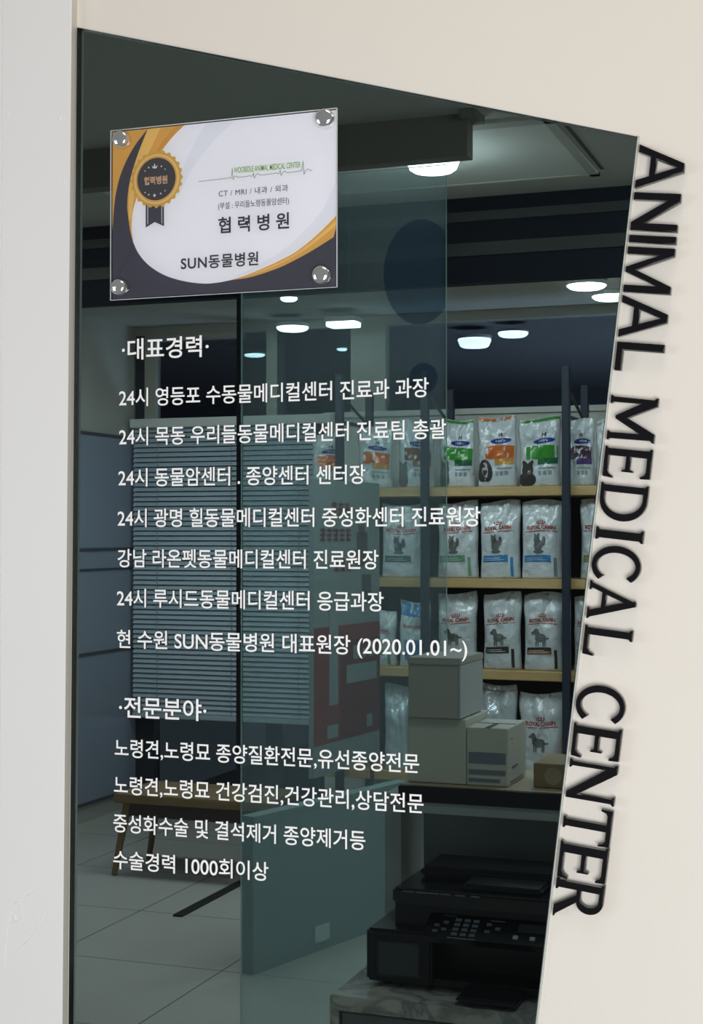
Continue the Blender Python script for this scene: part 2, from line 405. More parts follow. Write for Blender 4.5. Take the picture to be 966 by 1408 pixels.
# soffit over the partition, bulkhead further in, ceiling tray
sx = P(642, 222, y=2.2).x
b = box(XL, sx, 2.2, 2.26, 2.620, ZC)
b = box(sx-.01, sx+.035, 2.15, 2.26, ZC-.02, ZC, bm=b)
tag(mk('soffit', b, M['soffit']), 'boxed soffit above the glass partition', kind='structure')
o = tag(mk('bulkhead', box(XL, XR, 3.25, 3.31, 2.437, ZC), M['navy']), 'black bulkhead hanging from the ceiling', kind='structure')
for z, hh in ((2.672, .017), (2.556, .023)):
    mk('rail', box(XL, XR, 3.244, 3.25, z-hh, z+hh), M['stripe'], o)
tx = P(818, 247, z=ZC).x
b = box(-2.6, tx, 2.36, 3.02, ZC-.004, ZC)
o = tag(mk('ceiling_tray', b, M['ceil_light']), 'pale recessed panel in the shop ceiling', kind='structure')
b = box(-2.6, tx+.03, 3.02, 3.05, ZC-.008, ZC); b = box(tx, tx+.03, 2.30, 3.05, ZC-.008, ZC, bm=b); b = box(-2.6, tx+.03, 2.30, 2.36, ZC-.008, ZC, bm=b)
mk('tray_rim', b, M['ceil'], o)
mk('slot', box(tx+.045, tx+.056, 2.15, 2.98, ZC-.003, ZC), M['joint'], o)
# beyond the back window at night
tag(mk('canopy', box(-8, 4, YB+.1, 11, 2.80, 2.9), M['canopy']), 'dark canopy outside the back window', kind='structure')
tag(mk('wall_far', box(-10, 5, 11, 11.1, -.05, 3.2), M['night']), 'dark wall across the street', kind='structure')
# black strip on the floor
tag(mk('floor_strip', box(-2.79, -2.75, 3.66, 5.0, 0, .008), M['blackstrip']), 'thin black metal strip lying along the shop floor', 'strip')

# ================================================================== TINTED GLASS PANEL
def inset(p, dx, dz): return (p.x+dx, p.z+dz)
pan = thing('tinted_glass_panel', ((gTL.x+gTR.x)/2, 0, gBL.z), 'large dark tinted glass panel with slanted edges set in the cream wall', 'glass panel')
lp = [(gTL.x+.001, gTL.z-.001), (gTR.x-.001, gTR.z-.001), (gBR.x-.001, gBR.z+.001), (gBL.x+.001, gBL.z+.001)]
b = bmesh.new()
fr = [b.verts.new((x, -.004, z)) for x, z in lp]; bk = [b.verts.new((x, .010, z)) for x, z in lp]
f = b.faces.new(fr); f.material_index = 0
f = b.faces.new(list(reversed(bk))); f.material_index = 1
for i in range(4):
    j = (i+1) % 4; f = b.faces.new((fr[i], bk[i], bk[j], fr[j])); f.material_index = 2
bmesh.ops.recalc_face_normals(b, faces=b.faces)
mk('pane', b, [M['tint'], M['clear'], M['glassedge_dark']], pan)
# polished rim along the top and right edges
n2 = Vector((-e_dir.z, 0, e_dir.x)); n2 = n2 if n2.x > 0 else -n2
def strip(a, c, nrm, w0, y0, y1):
    b = bmesh.new(); q = [a, c, c+nrm*w0, a+nrm*w0]
    v0 = [b.verts.new((p.x, y0, p.z)) for p in q]; v1 = [b.verts.new((p.x, y1, p.z)) for p in q]
    b.faces.new(v0); b.faces.new(list(reversed(v1)))
    for i in range(4): b.faces.new((v0[i], v1[i], v1[(i+1) % 4], v0[(i+1) % 4]))
    bmesh.ops.recalc_face_normals(b, faces=b.faces); return b
mk('edge', strip(gTR, gBR, n2, .0022, -.0045, 0), M['glassedge'], pan)['label'] = 'bright polished glass edge'

# ------------------------------------------------------------------ white lettering on the glass
YT = -.0045
LINES = [
 ('·대표경력·', 169, 288, (480, 477), .0330, .012, 'bold white heading at the top of the lettering on the dark glass, between two dots'),
 ('24시 영등포 수동물메디컬센터 진료과 과장', 165, 590, (546.5, 533.5), .0285, .010, 'first white text line under the upper heading on the dark glass'),
 ('24시 목동 우리들동물메디컬센터 진료팀 총괄', 165, 614, (600.5, 590), .0285, .010, 'second white text line under the upper heading on the dark glass'),
 ('24시 동물암센터 . 종양센터 센터장', 164, 503, (657, 652), .0285, .010, 'third white text line under the upper heading, with a lone full stop in it'),
 ('24시 광명 힐동물메디컬센터 중성화센터 진료원장', 163, 661, (712.5, 710), .0285, .010, 'longest white text line on the dark glass, reaching furthest right'),
 ('강남 라온펫동물메디컬센터 진료원장', 163, 521, (768, 769), .0285, .010, 'fifth white text line under the upper heading, starting without a number'),
 ('24시 루시드동물메디컬센터 응급과장', 162, 528, (823, 826), .0285, .010, 'last white text line that begins with 24, sixth under the upper heading'),
 ('현 수원 SUN동물병원 대표원장 (2020.01.01~)', 162, 643, (880, 889), .0285, .010, 'white text line with a date in brackets at its end'),
 ('·전문분야·', 165, 285, (973, 975), .0330, .012, 'bold white heading in the lower half of the dark glass, between two dots'),
 ('노령견,노령묘 종양질환전문,유선종양전문', 159, 577, (1030, 1047), .0285, .010, 'first white text line under the lower heading on the dark glass'),
 ('노령견,노령묘 건강검진,건강관리,상담전문', 158, 583, (1081, 1102), .0285, .010, 'second white text line under the lower heading on the dark glass'),
 ('중성화수술 및 결석제거 종양제거등', 157, 503, (1133, 1153), .0285, .010, 'third white text line under the lower heading on the dark glass'),
 ('수술경력 1000회이상', 157, 370, (1184, 1195), .0285, .010, 'bottom white text line with the number 1000 on the dark glass'),
]
for s, l, r, yc, h, bold, lab in LINES:
    b = wall_text(s, l, r, yc, h, YT, bold, .05)
    b.normal_update()
    for fce in b.faces: fce.material_index = 0 if abs(fce.normal.y) > .5 else 1
    bmesh.ops.translate(b, verts=b.verts, vec=(0, -.0016, 0))
    tag(mk('lettering_line', b, [M['vinyl'], M['vinyl_edge']]), lab, 'lettering', 'white lettering on the dark glass')

# ================================================================== BLACK WALL LETTERS
def arc(cx, cy, rx, ry, a0, a1, n=14):
    return [(cx+rx*math.cos(math.radians(a0+(a1-a0)*i/n)), cy+ry*math.sin(math.radians(a0+(a1-a0)*i/n))) for i in range(n+1)]
t = .155
SANS = {
 'A': (.93, [[(0, 0), (.165, 0), (.26, .27), (.67, .27), (.765, 0), (.93, 0), (.555, 1), (.375, 1)], [(.305, .40), (.465, .86), (.625, .40)]]),
 'N': (.80, [[(0, 0), (t, 0), (t, .73), (.63, 0), (.80, 0), (.80, 1), (.80-t, 1), (.80-t, .27), (.17, 1), (0, 1)]]),
 'I': (.155, [[(0, 0), (t, 0), (t, 1), (0, 1)]]),
 'M': (.97, [[(0, 0), (t, 0), (t, .70), (.43, 0.0), (.54, 0.0), (.97-t, .70), (.97-t, 0), (.97, 0), (.97, 1), (.81, 1), (.485, .21), (.16, 1), (0, 1)]]),
 'L': (.56, [[(0, 0), (.56, 0), (.56, .14), (t, .14), (t, 1), (0, 1)]]),
}
s_ = .15
def serif_stem(x0, top=True, bot=True, wd_=s_, fl=.05):
    """outline of a stem with flared ends, anticlockwise from bottom left"""
    p = []
    p += [(x0-(fl if bot else 0), 0), (x0+wd_+(fl if bot else 0), 0)]
    if bot: p += [(x0+wd_+fl, .035), (x0+wd_+.012, .08)]
    if top: p += [(x0+wd_+.012, .92), (x0+wd_+fl, .965)]
    p += [(x0+wd_+(fl if top else 0), 1), (x0-(fl if top else 0), 1)]
    if top: p += [(x0-fl, .965), (x0-.012+.012, .92)]
    if bot: p += [(x0, .08), (x0-fl, .035)]
    return p
SERIF = {
 'M': (1.02, [[(0, 0), (.19, 0), (.19, .03), (.155, .07), (.15, .66), (.46, .14), (.53, .14), (.84, .68), (.845, .07), (.81, .03), (.81, 0), (1.02, 0), (1.02, .03), (.985, .07), (.97, .92), (1.02, .965), (1.02, 1), (.82, 1), (.505, .40), (.19, 1), (0, 1), (0, .965), (.05, .92), (.035, .07), (0, .03)]]),
 'E': (.68, [[(0, 0), (.655, 0), (.68, .21), (.64, .21), (.59, .13), (.53, .095), (.20, .095), (.20, .46), (.47, .46), (.50, .39), (.53, .39), (.53, .63), (.50, .63), (.47, .56), (.20, .56), (.20, .90), (.51, .90), (.57, .87), (.61, .79), (.65, .79), (.64, 1), (0, 1), (0, .965), (.045, .93), (.045, .07), (0, .035)]]),
 'D': (.84, [[(0, 0)]+[(.36, 0)]+arc(.36, .5, .48, .5, -90, 90, 22)+[(0, 1), (0, .965), (.045, .93), (.045, .07), (0, .035)],
             [(.20, .10), (.20, .90), (.34, .90)]+arc(.34, .5, .335, .40, 88, -88, 20)+[(.34, .10)]]),
 'I': (.26, [serif_stem(.055)]),
 'C': (.83, [arc(.46, .5, .46, .515, 42, 318, 34)+[(.70, .27)]+arc(.46, .5, .30, .405, 318, 42, 30)+[(.72, .735)]]),
 'A': (.90, [[(0, 0), (.22, 0), (.22, .03), (.17, .06), (.255, .28), (.61, .28), (.69, .06), (.63, .03), (.63, 0), (.90, 0), (.90, .03), (.86, .06), (.50, 1), (.41, 1), (.37, .97), (.385, .93), (.05, .06), (0, .03)], [(.295, .37), (.435, .74), (.575, .37)]]),
 'L': (.66, [[(0, 0), (.635, 0), (.66, .23), (.62, .23), (.57, .14), (.50, .10), (.20, .10), (.20, .92), (.245, .965), (.245, 1), (0, 1), (0, .965), (.045, .92), (.045, .07), (0, .035)]]),
 'N': (.92, [[(0, 0), (.19, 0), (.19, .03), (.145, .07), (.135, .76), (.74, -.01), (.88, -.01), (.875, .93), (.92, .97), (.92, 1), (.72, 1), (.72, .97), (.765, .93), (.765, .25), (.20, 1), (0, 1), (0, .965), (.045, .92), (.045, .07), (0, .03)]]),
 'T': (.84, [[(.29, 0), (.55, 0), (.55, .035), (.50, .07), (.50, .90), (.70, .90), (.76, .87), (.80, .76), (.84, .76), (.83, 1), (.01, 1), (0, .76), (.04, .76), (.08, .87), (.14, .90), (.34, .90), (.34, .07), (.29, .035)]]),
 'R': (.86, [[(0, 0), (.245, 0), (.245, .035), (.20, .07), (.20, .44), (.30, .44), (.60, .0), (.86, 0), (.86, .03), (.80, .05), (.47, .46)]+arc(.42, .72, .27, .28, -72, 90, 16)+[(0, 1), (0, .965), (.045, .92), (.045, .07), (0, .035)],
             [(.20, .53), (.20, .905), (.38, .905)]+arc(.38, .7175, .155, .1875, 88, -88, 12)+[(.38, .53)]]),
}
LET = [('A', 0, 201.3, 261), ('N', 0, 266.7, 318.5), ('I', 0, 325, 335), ('M', 0, 341, 403), ('A', 0, 407, 464.5), ('L', 0, 471, 510),
 ('M', 1, 543.5, 604.6), ('E', 1, 613, 656), ('D', 1, 662.7, 713.4), ('I', 1, 723, 741), ('C', 1, 747, 796), ('A', 1, 797, 849), ('L', 1, 858, 899),
 ('C', 1, 936.7, 987.4), ('E', 1, 992, 1038), ('N', 1, 1041, 1096), ('T', 1, 1102, 1152), ('E', 1, 1153, 1203.6), ('R', 1, 1203.6, 1255.7)]
LAB = ['raised black letter A at the top of the vertical word beside the glass', 'raised black plain letter N, second from the top beside the glass edge',
 'thin raised black plain letter I between a plain N and a plain M', 'raised black plain letter M without serifs beside the glass edge',
 'raised black plain letter A between the plain M and the plain L', 'raised black plain letter L that ends the top word beside the glass',
 'raised black serif letter M that starts the middle word beside the glass', 'raised black serif letter E in the middle word, just above the D',
 'raised black serif letter D in the middle word beside the glass edge', 'raised black serif letter I between D and C in the middle word',
 'raised black serif letter C in the middle word, below the I', 'raised black serif letter A with flared feet in the middle word',
 'raised black serif letter L that ends the middle word beside the glass', 'raised black serif letter C that starts the bottom word beside the glass',
 'raised black serif letter E directly below the C of the bottom word', 'raised black serif letter N in the bottom word beside the glass edge',
 'raised black serif letter T in the bottom word beside the glass edge', 'raised black serif letter E directly above the final R',
 'raised black serif letter R, lowest letter beside the glass edge']
cap_dir = Vector((-e_dir.z, 0, e_dir.x)); cap_dir = cap_dir if cap_dir.x > 0 else -cap_dir
b0 = P(879.5, 215, y=0); b1 = P(763.5, 1240, y=0)
base_dir = (b1-b0).normalized(); cap_dir = Vector((-base_dir.z, 0, base_dir.x)); cap_dir = cap_dir if cap_dir.x > 0 else -cap_dir
CAPS = (P(943, 229, y=0)-P(878.5, 231, y=0)).length
CAPR = (P(830, 1235, y=0)-P(764, 1235, y=0)).length
def base_px(py): return 879.5 + (763.5-879.5)*(py-215)/(1240-215)
for i, ((ch, kind, y0, y1), lab) in enumerate(zip(LET, LAB)):
    wdt, loops = (SERIF if kind else SANS)[ch]
    s0 = (P(base_px(y0), y0, y=0)-b0).dot(base_dir); s1 = (P(base_px(y1), y1, y=0)-b0).dot(base_dir)
    b = fill2d(loops, depth=.10, bevel=.012)
    k = (s1-s0)/wdt; cap = CAPS + (CAPR-CAPS)*i/18.0
    T = b0 + base_dir*s0
    for v in b.verts:
        p = T + base_dir*(v.co.x*k) + cap_dir*(v.co.y*cap)
        v.co = Vector((p.x, -.006 - v.co.z*.10 - .0005, p.z))
    bmesh.ops.recalc_face_normals(b, faces=b.faces)
    nm = 'wall_letter'
    tag(mk(nm, b, M['black']), lab, 'letter', 'black letters down the wall')

# ================================================================== ACRYLIC PLAQUE
YF = -.030; YP = -.0262
cs = [P(151, 180, y=YF), P(463, 147, y=YF), P(463, 395, y=YF), P(151, 413, y=YF)]
x0, x1 = (cs[0].x+cs[3].x)/2, (cs[1].x+cs[2].x)/2; z1, z0 = (cs[0].z+cs[1].z)/2, (cs[2].z+cs[3].z)/2
pl = thing('acrylic_plaque', ((x0+x1)/2, -.004, z0), 'clear acrylic plaque holding a white and gold certificate on the dark glass', 'plaque')
b = box(x0, x1, YF, YF+.003, z0, z1, .0006, 1)
b.normal_update()
for fce in b.faces: fce.material_index = 0 if fce.normal.y < -.9 else (2 if fce.normal.y > .9 else 1)
mk('acrylic_sheet', b, [M['acrylic'], M['acryledge'], M['clear']], pl)
mx = .0022
ins = mk('printed_sheet', box(x0+mx, x1-mx, YP, YP+.0012, z0+mx, z1-mx), M['slate'], pl); ins['label'] = 'slate and white printed certificate'
# artwork, drawn on the sheet in its own plane
L_, R_ = x0+mx, x1-mx; B_, T_ = z0+mx, z1-mx
def art(name, loops, m, layer, clip=True):
    y = YP-.0001-.00012*layer
    lo = []
    for l in loops:
        q = []
        for px, py in l:
            p = P(px, py, y=YP); q.append((min(max(p.x, L_), R_), min(max(p.z, B_), T_)))
        lo.append(q)
    b = fill2d(lo)
    for v in b.verts: v.co = Vector((v.co.x, y, v.co.y))
    return mk(name, b, m, ins)
wl = smooth_curve([(268, 160), (243, 182), (222, 208), (203, 240), (189, 270), (182.5, 292), (181, 320), (186, 340), (196, 356), (210, 369), (230, 380), (255, 387), (281, 390), (300, 388.5), (316, 385.5)])
ora = smooth_curve([(316, 385.5), (337, 379), (358, 370.5), (382, 359.5), (404, 348), (424, 333), (441, 318), (455, 304), (470, 288)])
art('white_field', [wl + ora[1:] + [(470, 130)]], M['paper'], 1)
art('gold_band', [[(140, 165), (275, 150)] + [(268, 160)] + wl[1:48] + [(184, 338), (179, 318)] + smooth_curve([(176.5, 300), (175, 281), (178, 250), (187, 216), (203, 178)]) + smooth_curve([(203, 178), (184, 203), (168, 235), (159, 270), (155, 316), (154, 345)]) + [(148, 345), (140, 300)]], M['gold'], 2)
art('gold_highlight', [smooth_curve([(203, 178), (189, 214), (180, 245), (177, 280), (178, 303)]) + smooth_curve([(181.5, 300), (183, 278), (190, 248), (203, 214), (224, 170)])[0:] + [(214, 165)]], M['gold2'], 3)
art('gold_stripe', [[(262, 150)] + smooth_curve([(262, 160), (240, 176), (220, 200), (203, 232), (196, 246)]) + smooth_curve([(188, 266), (200, 238), (220, 208), (243, 182), (268, 160)])], M['gold3'], 4)
art('dark_swoosh', [smooth_curve([(203.5, 177), (184, 203), (168, 235), (159, 270), (155, 316), (153, 360)]) + [(160, 380), (183, 345)] + smooth_curve([(181, 326), (176, 300), (175, 281), (178.5, 250), (189, 214), (203.5, 177)])], M['slate'], 5)
art('gold_curve', [ora + [(470, 312), (458.6, 326)] + smooth_curve([(458.6, 326), (440, 338), (421.6, 349), (400, 360.5), (379, 370), (345, 381), (316, 385.5)])], M['gold'], 3)
art('gold_curve_light', [smooth_curve([(330, 381.5), (358, 372.5), (382, 362), (404, 350.5), (424, 336.5), (441, 322), (470, 297)]) + smooth_curve([(470, 304), (441, 327), (424, 340), (404, 352.5), (382, 364), (358, 374), (330, 381.5)])], M['gold2'], 4)
art('lilac_arc', [[(345, 140)] + smooth_curve([(345, 150), (318, 170), (288, 200), (262, 236), (246, 270)]) + smooth_curve([(240, 268), (252, 232), (268, 196), (290, 160), (296, 150)])], M['paper2'], 2)
art('lilac_arc', [smooth_curve([(470, 225), (445, 285), (400, 335), (352, 366), (322, 380)]) + smooth_curve([(322, 382), (358, 369), (404, 346), (441, 316), (470, 286)])], M['paper2'], 2)
# badge
bc = P(215.5, 246.5, y=YP)
def disc(name, r, m, layer, scallop=0, n=120):
    pts = []
    for i in range(n):
        a = 2*math.pi*i/n; rr = r*(1+scallop*math.cos(24*a))
        pts.append((bc.x+rr*math.cos(a), bc.z+rr*math.sin(a)))
    b = fill2d([pts]); y = YP-.0001-.00012*layer
    for v in b.verts: v.co = Vector((v.co.x, y, v.co.y))
    return mk(name, b, m, ins)
art('ribbon', [[(200.5, 278), (225.5, 276), (225.8, 311), (213, 305.5), (200.6, 313)]], M['slate'], 6)
art('ribbon_line', [[(203, 280), (203.8, 280), (203.9, 308), (203.1, 308.4)]], M['star'], 7)
art('ribbon_line', [[(222.2, 279), (223, 279), (223.2, 307.6), (222.4, 307)]], M['star'], 7)
disc('badge_rim', .0395, M['goldmetal'], 8, .045)
disc('badge_ring', .0352, M['goldlight'], 9)
disc('badge_ring', .0325, M['gold'], 10)
disc('badge_face', .0300, M['badge'], 11)
def art_text(name, s, l, r, yc, h, m, layer, bold=0., space=1.):
    b = wall_text(s, l, r, yc, h, YP-.0001-.00012*layer, bold, 0, space)
    return mk(name, b, m, ins)
art_text('badge_text', '협력병원', 198, 230, (248.6, 247.2), .0122, M['copper'], 12, .03)
def star(cx, cy, r, n=5):
    c = P(cx, cy, y=YP)
    return [(c.x+(r if k % 2 == 0 else r*.42)*math.sin(math.pi*k/n), c.z+(r if k % 2 == 0 else r*.42)*math.cos(math.pi*k/n)) for k in range(2*n)]
lo = [star(px, py, r) for px, py, r in ((200, 235.5, .0014), (205, 230.7, .0018), (222.5, 229, .0018), (227.5, 233, .0014), (200, 265, .0014), (205, 268, .0018), (213, 269, .0030), (221.5, 266.5, .0018), (227.5, 262.5, .0014))]
for lp1 in lo:
    b = fill2d([lp1])
    for v in b.verts: v.co = Vector((v.co.x, YP-.0016, v.co.y))
    mk('badge_star', b, M['star'], ins)
art('badge_crown', [[(209.3, 228), (211.6, 230.3), (213.1, 224.6), (214.6, 229.9), (217.2, 227.2), (216, 231.4), (213.2, 232), (210.6, 231.8)]], M['star'], 12)
# printing
art_text('green_heading', 'WOOBIDLE ANIMAL MEDICAL CENTER', 321.5, 413, (233.6, 226), .0112, M['leafgreen'], 6, .008)
ecg = [(273, 249.6), (312, 245.2), (314.5, 243.8), (316.5, 245.2), (318, 245), (319.2, 231.5), (320.3, 247.2), (322.3, 243.2), (324.5, 241.7), (327, 244), (340, 242.4), (343, 241.6), (345.5, 242.6), (347, 242), (348.3, 237.2), (349.5, 245.4), (351, 241.2), (354.5, 238.6), (357.5, 241), (377, 238.6), (380, 237.6), (382.5, 239), (384, 238.3), (385, 234), (386.2, 241.8), (388.5, 237.4), (391.5, 235.2), (394.5, 237.6), (411, 235.4), (413.2, 234), (414.8, 235.2), (416.4, 221.5), (417.8, 239.5), (420, 234.6), (423, 232.2), (426, 234.6), (429, 234.2)]
b = bmesh.new()
pp = [P(px, py, y=YP-.0009) for px, py in ecg]
for a, c in zip(pp, pp[1:]):
    d = (c-a).normalized(); nn = Vector((-d.z, 0, d.x))*.0004
    b.faces.new([b.verts.new(q) for q in (a-nn, c-nn, c+nn, a+nn)])
mk('pulse_line', b, M['ecg'], ins)
art_text('print_line', 'CT / MRI / 내과 / 외과', 300.5, 395.8, (266.5, 258), .0105, M['ink'], 6, 0, 1.1)
art_text('print_line', '(부설 : 우리들노령동물암센터)', 299.8, 397, (283.7, 275.3), .0105, M['ink'], 6, 0)
art_text('print_line', '협 력 병 원', 300, 397.3, (310, 303.3), .0240, M['ink'], 6, .018)
art_text('print_line', 'SUN동물병원', 248.5, 354.8, (362, 355.5), .0205, M['ink'], 6, .018, 1.1)
# chrome studs
for px, py, r in ((163, 190, .0118), (443.5, 161, .0125), (439, 377, .0122), (160.5, 394, .0112)):
    c = P(px, py, y=YF-.011)
    st = mk('stud', cyl((c.x, -.017, c.z), .0075, .026, 'Y', 24), M['chrome'], pl)
    # lathed cap: cylinder wall, bevel and a softly domed face
    prof_ = [(0, -.0118), (r*.45, -.0115), (r*.78, -.0106), (r*.90, -.0096), (r, -.0080), (r, -.0002)]
    b = bmesh.new(); rows_ = []
    for rr_, yy_ in prof_:
        rows_.append([b.verts.new((c.x+max(rr_, 1e-5)*math.cos(2*math.pi*k/40), YF+yy_, c.z+max(rr_, 1e-5)*math.sin(2*math.pi*k/40))) for k in range(40)])
    for q0, q1 in zip(rows_, rows_[1:]):
        for k in range(40): b.faces.new((q0[k], q0[(k+1) % 40], q1[(k+1) % 40], q1[k]))
    bmesh.ops.recalc_face_normals(b, faces=b.faces)
    mk('cap', b, M['chrome'], st, True)

# ================================================================== GLASS PARTITION (inside)
yp = 2.2
xa, xc = P(331, 735, y=yp).x, P(613, 735, y=yp).x
gp = thing('glass_partition', ((xa+xc)/2, yp, 0), 'clear frameless glass partition standing in the shop behind the tinted panel', 'glass partition')
b = bmesh.new()
q = [(xa, 0.0), (xc, 0.0), (xc, 2.60), (xa, 2.60)]
fr = [b.verts.new((x, yp, z)) for x, z in q]; bk = [b.verts.new((x, yp+.010, z)) for x, z in q]
b.faces.new(fr).material_index = 0; b.faces.new(list(reversed(bk))).material_index = 1
for i in range(4): b.faces.new((fr[i], bk[i], bk[(i+1) % 4], fr[(i+1) % 4])).material_index = 2
bmesh.ops.recalc_face_normals(b, faces=b.faces)
mk('pane', b, [M['pane'], M['pane_back'], M['paneedge']], gp)
mk('edge_seal', box(P(325.5, 735, y=yp).x, xa, yp-.004, yp+.016, .86, 2.60), M['seal'], gp)['label'] = 'dark seal on the left edge'
c = P(577, 374, y=yp)
pts = arc(c.x, c.z, (P(613, 374, y=yp).x-P(524, 374, y=yp).x)*.56, .150, 0, 360, 60)[:-1]
pts = [(min(x, xc-.001), z) for x, z in pts]
b = fill2d([pts])
for v in b.verts: v.co = Vector((v.co.x, yp-.002, v.co.y))
mk('decal', b, M['decal'], gp)['label'] = 'large round translucent navy decal'
c = P(582, 520, y=yp)
b = fill2d([arc(c.x, c.z, .042, .044, 0, 360, 40)[:-1]])
for v in b.verts: v.co = Vector((v.co.x, yp-.002, v.co.y))
mk('decal', b, M['decal'], gp)['label'] = 'small round dark decal'

# ================================================================== CEILING LAMPS
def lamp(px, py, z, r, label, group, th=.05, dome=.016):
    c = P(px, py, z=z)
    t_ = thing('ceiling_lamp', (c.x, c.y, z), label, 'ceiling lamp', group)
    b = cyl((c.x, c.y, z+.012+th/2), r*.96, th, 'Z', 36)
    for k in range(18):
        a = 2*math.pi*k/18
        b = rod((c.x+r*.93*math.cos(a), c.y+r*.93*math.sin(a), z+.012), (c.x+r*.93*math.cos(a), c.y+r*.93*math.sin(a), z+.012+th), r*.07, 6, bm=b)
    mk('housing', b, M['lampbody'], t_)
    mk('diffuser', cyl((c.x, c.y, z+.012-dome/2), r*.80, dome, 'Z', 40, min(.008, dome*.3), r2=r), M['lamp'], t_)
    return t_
lamp(595, 221, 2.705, .088, 'round white ceiling lamp half hidden by the soffit, nearest to the glass', 'ceiling lamps in the shop', .02, .045)
lamp(806, 396, 2.705, .096, 'round white ceiling lamp near the upper right edge of the glass', 'ceiling lamps in the shop', .02)
lamp(840, 411, 2.705, .098, 'round white ceiling lamp cut by the right edge of the glass', 'ceiling lamps in the shop', .02)
lamp(397, 413, 2.705, .045, 'small round ceiling lamp just below the acrylic plaque', 'ceiling lamps in the shop', .02)
GW = 'stand-ins for lamp reflections at the dark back window'  # added glowing shapes imitate room lights reflected in the dark window
lamp(652, 469, 2.72, .105, 'bright ribbed disc standing in for a lamp reflection in the dark window above the green bags', GW, .02, .050)
lamp(705, 460, 2.73, .095, 'slim disc standing in for a lamp reflection right of the ribbed one in the dark window', GW, .015, .026)
lamp(402, 453, 2.665, .092, 'round disc standing in for a lamp reflection by the dark window left of the bar shaped one', GW, .02, .020)
lamp(350, 490, 2.72, .072, 'small disc standing in for a lamp reflection in the dark window above the first text line', GW, .01, .014)
lamp(470, 482, 2.72, .035, 'tiny disc standing in for a lamp reflection in the dark window below the bar shaped one', GW, .01, .014)
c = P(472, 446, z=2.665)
tl = thing('bar_reflection', (c.x, c.y, 2.665), 'bar shaped glow standing in for a lamp reflection by the dark window below the acrylic plaque', 'ceiling lamp', GW)
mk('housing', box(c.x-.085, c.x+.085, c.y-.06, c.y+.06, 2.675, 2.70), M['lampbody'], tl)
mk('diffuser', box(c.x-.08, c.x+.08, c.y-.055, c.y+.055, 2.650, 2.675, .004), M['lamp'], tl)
nl = bpy.data.lights.new('lamp_glow', 'POINT'); nl.energy = 3.2; nl.color = (.90, 1, 1); nl.shadow_soft_size = .03
no = bpy.data.objects.new('lamp_glow', nl); COL.objects.link(no); q = P(595, 221, z=2.705); no.location = (q.x, q.y, 2.625)

# ================================================================== VENETIAN BLIND
xa, xc = P(183, 735, y=5.8).x, P(431, 735, y=5.8).x
vb = thing('venetian_blind', ((xa+xc)/2, 5.8, .52), 'lowered pale blue grey venetian blind in front of the back window', 'blind')
xh = P(458, 735, y=5.8).x
mk('headrail', box(xa-.01, xh, 5.77, 5.84, 2.155, 2.205, .004), M['ceil_light'], vb)
b = bmesh.new(); n = 58; zt, zb_ = 2.14, .56
for i in range(n):
    z = zt-(zt-zb_)*i/(n-1)
    v = [b.verts.new((x, 5.805+.008*dy, z+.0118*dz)) for x, dy, dz in ((xa, -1, -1), (xc, -1, -1), (xc, 0, .15), (xc, 1, 1), (xa, 1, 1), (xa, 0, .15))]
    b.faces.new((v[0], v[1], v[2], v[5])); b.faces.new((v[5], v[2], v[3], v[4]))
mk('slats', b, M['slat'], vb)
mk('bottom_rail', box(xa, xc, 5.79, 5.82, .515, .545, .004), M['slat'], vb)
for px in (216, 318, 410):
    x = P(px, 735, y=5.79).x
    mk('cord', rod((x, 5.789, .54), (x, 5.789, 2.16), .0018, 6), M['greyprint'], vb)

# ================================================================== SHELF UNIT
YS = 5.3; YR = 5.75
shx = [-2.67, -2.22, -1.512, -.75]
xl, xr = -2.80, -.55
sh = thing('shelving_unit', (-1.8, YS, 0), 'navy steel shelving unit with pine boards holding pet food bags', 'shelving unit')
BZ = [1.785, 1.334, .888, .370]
for x in shx:
    for y in (YS-.01, YR):
        b = box(x-.019, x+.019, y-.019, y+.019, 0, 2.36 if y < 5.5 else 2.31, .003, 1)
        p = mk('post', b, M['post'], sh)
for z in BZ:
    mk('board', box(xl, xr, YS+.012, YR-.021, z-.046, z, .003, 1), M['wood'], sh)
mk('shade_sheet', box(xl, xr, YR-.02, YR-.016, BZ[3], BZ[0]-.046), M['counteredge'], sh)  # dark sheet added for the shade between the bag rows
for x in shx:
    mk('brace', rod((x, YS+.01, 2.12), (x, YR-.01, 2.12), .010, 8), M['post'], sh)
    mk('brace', rod((x, YS+.01, 2.26), (x, YR-.01, 2.125), .008, 8), M['post'], sh)

